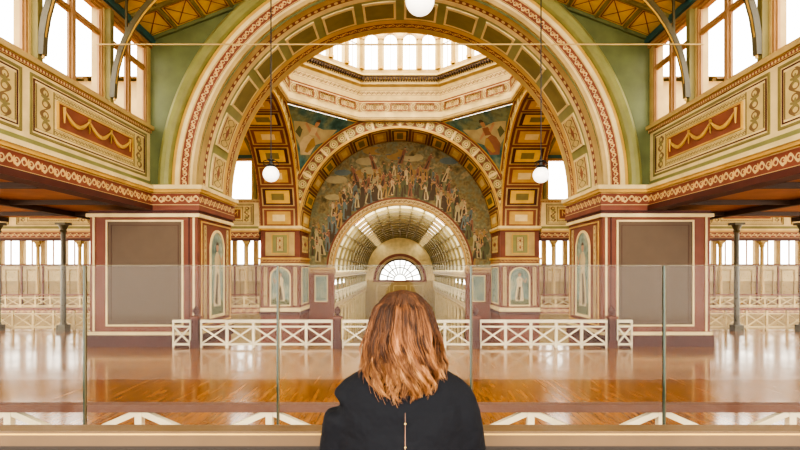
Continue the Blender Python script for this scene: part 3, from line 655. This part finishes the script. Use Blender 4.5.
# hair
def hairmat(name,cols):
    HM=NT(name); tc=HM.n('ShaderNodeTexCoord'); sp=HM.n('ShaderNodeSeparateXYZ'); HM.l(tc.outputs['Object'],sp.inputs[0])
    mr=HM.n('ShaderNodeMapRange'); HM.l(sp.outputs[2],mr.inputs[0]); mr.inputs[1].default_value=2.97; mr.inputs[2].default_value=2.68
    mp=HM.n('ShaderNodeMapping'); mp.inputs['Scale'].default_value=(60,60,6); HM.l(tc.outputs['Object'],mp.inputs['Vector'])
    hn=HM.noise(1.0,3,mp.outputs[0]); f=HM.M('ADD',mr.outputs[0],HM.M('MULTIPLY',HM.M('SUBTRACT',hn,0.5),1.1))
    HM.l(HM.ramp(f,[(p,s2l(c)) for p,c in cols]),HM.b.inputs['Base Color']); HM.b.inputs['Roughness'].default_value=0.48; HM.b.inputs['Specular IOR Level'].default_value=0.3
    return HM.m
HMS=[hairmat('auburn_hair_dark',[(0.0,(0.15,0.085,0.05)),(0.5,(0.26,0.155,0.09)),(1.0,(0.43,0.28,0.17))]),
     hairmat('auburn_hair_mid',[(0.0,(0.22,0.125,0.07)),(0.5,(0.39,0.245,0.14)),(1.0,(0.63,0.45,0.29))]),
     hairmat('auburn_hair_light',[(0.0,(0.30,0.18,0.10)),(0.5,(0.54,0.36,0.22)),(1.0,(0.82,0.64,0.44))])]
HC=hairmat('auburn_hair_depth',[(0.0,(0.12,0.07,0.04)),(1.0,(0.26,0.16,0.10))])
prof=[(2.993,.0),(2.985,.035),(2.97,.056),(2.94,.078),(2.90,.092),(2.86,.102),(2.82,.110),(2.78,.118),(2.74,.121),(2.71,.113),(2.68,.094),(2.65,.075)]
def pr(z):
    if z>=prof[0][0]: return 0
    for (a,x),(c,y) in zip(prof,prof[1:]):
        if z>=c: return x+(y-x)*(a-z)/(a-c)
    return prof[-1][1]
b=B('hair_volume',parent=W); rings=[]
for z,x in prof[1:-2]:
    s=0.88; rings.append([(WX+s*x*math.cos(t*math.pi/14),WY+0.0+( s*x*1.02*math.sin(t*math.pi/14) if math.sin(t*math.pi/14)<0 else (s*x*0.95*math.sin(t*math.pi/14) if z>2.93 else 0.03*math.sin(t*math.pi/14))),z) for t in range(28)])
b.loft(rings,HC); b.done(True,True)
CUS=[]
for i in range(3):
    cu=bpy.data.curves.new('hair_strands','CURVE'); cu.dimensions='3D'; cu.bevel_depth=0.0009; cu.bevel_resolution=0; cu.use_fill_caps=False; cu.materials.append(HMS[i]); CUS.append(cu)
    o=bpy.data.objects.new('hair_strands',cu); SC.collection.objects.link(o); o.parent=W
locks=135
for k in range(locks):
    lay=k%3
    ph0=math.pi*random.uniform(-0.08,1.08)
    wph=2.2*math.sin(2.3*ph0+0.8*lay)+random.uniform(-.6,.6); wf=random.uniform(38,46); amp=random.uniform(.007,.013)
    edge=abs(math.cos(ph0)); zend=2.655+0.055*edge**2+(0,0.035,0.085)[lay]+random.uniform(-.012,.02)
    f0=(0.92,0.99,1.04)[lay]+random.uniform(-.03,.03)
    lw_=random.uniform(.045,.08); tint=random.choice([0,0,1,1,2,2])
    for j in range(42):
        dph=random.gauss(0,lw_); df=random.uniform(-.05,.03); ze=zend+random.uniform(0,.045)
        ztop=random.uniform(2.955,2.992) if j%3 else random.uniform(2.90,2.97)
        pts=[]; n=28
        for i in range(n):
            t=i/(n-1); z=ztop+(ze-ztop)*t; r=pr(z)*(f0+df*(1-.5*t)) if z<2.95 else pr(z)*(1+0.3*df)
            lo=max(0,min(1,(2.91-z)/0.13)); a=ph0+dph*(1-0.55*t*t)
            a+=0.15*lo*math.sin(wf*z+wph)
            rr=r+amp*lo*math.sin(wf*z+wph+1.3)
            tip=max(0,t-0.8)/0.2; rr+=(-0.010 if lay==0 else 0.003)*tip*tip
            pts.append((WX+rr*math.cos(a)+random.uniform(-.0003,.0003),WY-rr*1.02*math.sin(a),z))
        cu=CUS[tint if random.random()<0.75 else random.randint(0,2)]
        sp_=cu.splines.new('POLY'); sp_.points.add(n-1)
        for i,p in enumerate(pts): sp_.points[i].co=(*p,1); sp_.points[i].radius=1.0 if i<n-9 else (n-i)/10
for j in range(70):
    ph=random.uniform(-0.1,math.pi+0.1); wph=random.uniform(0,6); pts=[]; n=24; out_=random.uniform(1.0,1.08); ze=random.uniform(2.66,2.74)
    for i in range(n):
        t=i/(n-1); z=2.985+(ze-2.985)*t; rr=pr(z)*(1+(out_-1)*min(1,3*t))+.004*math.sin(38*z+wph); a=ph+.08*math.sin(30*z+wph)
        pts.append((WX+rr*math.cos(a),WY-rr*math.sin(a),z))
    sp_=CUS[1].splines.new('POLY'); sp_.points.add(n-1)
    for i,p in enumerate(pts): sp_.points[i].co=(*p,1); sp_.points[i].radius=0.45
# ---------------- lights, world, camera
w=bpy.data.worlds.new('World'); SC.world=w; w.use_nodes=True; bg=w.node_tree.nodes['Background']; bg.inputs[0].default_value=(1,0.95,0.85,1); bg.inputs[1].default_value=5.5
def area(n,loc,rot,sx,sy,e,col=(1,0.92,0.78)):
    l=bpy.data.lights.new(n,'AREA'); l.shape='RECTANGLE'; l.size=sx; l.size_y=sy; l.energy=e; l.color=col
    o=bpy.data.objects.new(n,l); SC.collection.objects.link(o); o.location=loc; o.rotation_euler=rot
r=math.radians
area('fill_dome',(0,YC,25),(0,0,0),9,9,3200)  # added area lamp, unseen inside the cupola, brightening the crossing
area('fill_near_hall',(0,3,13),(r(35),0,0),12,8,1200)  # added fill lamp above the frame; the roof has no opening here
area('fill_far_nave',(0,45.8,6.6),(r(88),0,0),7,3,900)  # lamp added behind the arch crown to brighten the vault
area('fill_hall_end',(0,-7,7),(r(100),0,0),18,10,1200)  # broad fill added behind the camera, where the hall is just open
for sg in (-1,1): area('fill_aisle',(sg*23.7,14,3.2),(0,r(90)*sg,0),4,20,900)  # extra lamps out of view by the outer walls, lifting the aisles
cam=bpy.data.cameras.new('camera'); co=bpy.data.objects.new('camera',cam); SC.collection.objects.link(co); co.location=(0,0,3.05); co.rotation_euler=(r(90),0,0)
cam.sensor_width=36; cam.lens=22.5; cam.shift_y=45/800; cam.clip_start=0.05; cam.clip_end=300
SC.camera=co
SC.view_settings.view_transform='AgX'; SC.view_settings.look='AgX - High Contrast'; SC.view_settings.exposure=0.15
